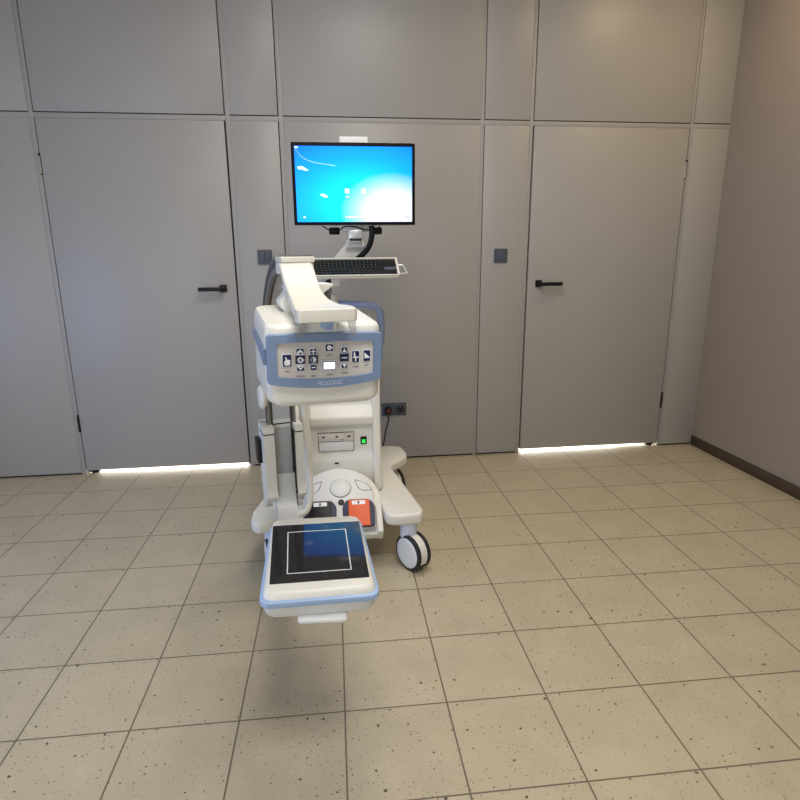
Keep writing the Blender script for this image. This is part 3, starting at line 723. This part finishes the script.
for x_ in (.055, .243):
    q = MB(); q.cyl((x_-.026, -.83, 1.390), (x_+.022, -.83, 1.390), .016, 'black', 20, .005); q.build('cable_plug', X, label='black cable connector under the monitor')
arm = MB()
arm.box((.090, -.845, 1.388), (.205, -.79, 1.420), 'white2', .004)
arm.box((.112, -.86, 1.338), (.176, -.79, 1.395), 'alu', .004)
arm.box((.117, -.864, 1.347), (.171, -.858, 1.357), 'dark', .001)
arm.cyl((.105, -.82, 1.335), (.185, -.82, 1.335), .022, 'white', 24, .003)
arm.prism(rpoly([(.108, 1.345), (.178, 1.350), (.190, 1.300), (.03, 1.17), (-.06, 1.10), (-.10, 1.10), (-.08, 1.16), (.03, 1.255)], .01), -.805, -.760, 'white', .008, axis='y')
arm.box((.14, -.83, 1.41), (.16, -.80, 1.50), 'white2', .003)
arm.cyl((-.08, -.81, .98), (-.08, -.81, 1.15), .034, 'white', 28, .004)
arm.build('monitor_arm', X)
q = MB(); q.tube(spline([(.216, -.85, 1.425), (.217, -.86, 1.37), (.200, -.845, 1.315), (.150, -.823, 1.265), (.10, -.820, 1.225), (.05, -.820, 1.185), (-.02, -.825, 1.14), (-.08, -.85, 1.08), (-.10, -.86, .995)]), .0125, 'black'); q.build('arm_cable', X, label='thick black cable along the monitor arm')
q = MB(); q.tube(spline([(.00, -.84, 1.412), (.03, -.85, 1.395), (.07, -.85, 1.393), (.10, -.86, 1.408), (.15, -.86, 1.405), (.19, -.86, 1.393), (.235, -.86, 1.392), (.255, -.85, 1.415)]), .0028, 'black', n=8); q.build('signal_cable', X)
# keyboard tray
TX0, TX1, TY0, TY1 = -.075, .328, -.955, -.785
KT = frame((0, -.965, 1.185), 0, 30)
q = MB()
q.prism(rrect(TX0, 0, TX1, .142, .014), 0, .012, 'cover', .004, KT)
q.prism(rrect(TX0, 0, TX1, .006, .003), .010, .019, 'cover', .002, KT); q.prism(rrect(TX0, .134, TX1, .142, .003), .010, .022, 'cover', .002, KT)
q.prism(rrect(TX1-.010, .004, TX1, .138, .003), .010, .022, 'cover', .002, KT); q.prism(rrect(TX0, .004, TX0+.010, .138, .003), .010, .022, 'cover', .002, KT)
q.box((.02, .04, -.02), (.12, .11, .002), 'white', .004, KT)
tray = q.build('keyboard_tray', X)
q = MB(); q.box((TX0+.011, .009, .011), (TX1-.011, .133, .017), 'black', .002, KT)
for r_ in range(6):
    x_ = TX0+.022; yk_ = .126-r_*.0195
    row = [1]*17 if r_ < 4 else ([1.4]+[1]*14 if r_ == 4 else [1.3, 1.2, 1.2, 5.5, 1.2, 1.2, 1.2, 1, 1])
    for wd in row:
        wk = .0172*wd
        if x_+wk > .245: break
        q.box((x_, yk_-.0155, .016), (x_+wk-.003, yk_, .0205), 'key', .001, KT, 1)
        q.box((x_+.003, yk_-.009, .0204), (x_+.0065, yk_-.004, .0208), 'keyp', 0, KT)
        x_ += wk
q.box((.262, .030, .0165), (.320, .075, .0185), 'key', .001, KT); q.box((.264, .045, .0184), (.318, .063, .0190), 'switchl', .0005, KT)
q.build('keyboard', X, label='black keyboard with touchpad set in the tray')
q = MB(); q.tube(spline([(.320, -.885, 1.240), (.342, -.885, 1.240), (.352, -.887, 1.239), (.354, -.892, 1.234), (.361, -.924, 1.212), (.362, -.930, 1.207), (.357, -.933, 1.204), (.320, -.933, 1.204)], 4), .0042, 'alu', n=8); q.build('tray_grip', tray, label='steel wire grip')
q = MB(); q.prism([(-.85, 1.18), (-.80, 1.22), (-.79, 1.20), (-.80, 1.15), (-.84, 1.15)], .03, .07, 'white', .003, axis='x'); q.build('tray_bracket', X)
q = MB(); q.cyl((.036, -.80, .98), (.036, -.80, 1.112), .0235, 'white', 24, .003); q.build('tower_post', X)
q = MB(); q.tube(spline([(.03, -.70, .985), (.035, -.72, 1.045), (.065, -.80, 1.066), (.14, -.85, 1.066), (.20, -.86, 1.064), (.236, -.86, 1.050), (.250, -.86, 1.015), (.252, -.86, .93), (.244, -.86, .88), (.21, -.86, .87)]), .0165, 'handle', n=14); q.build('push_handle', X, label='slate blue tubular push handle')
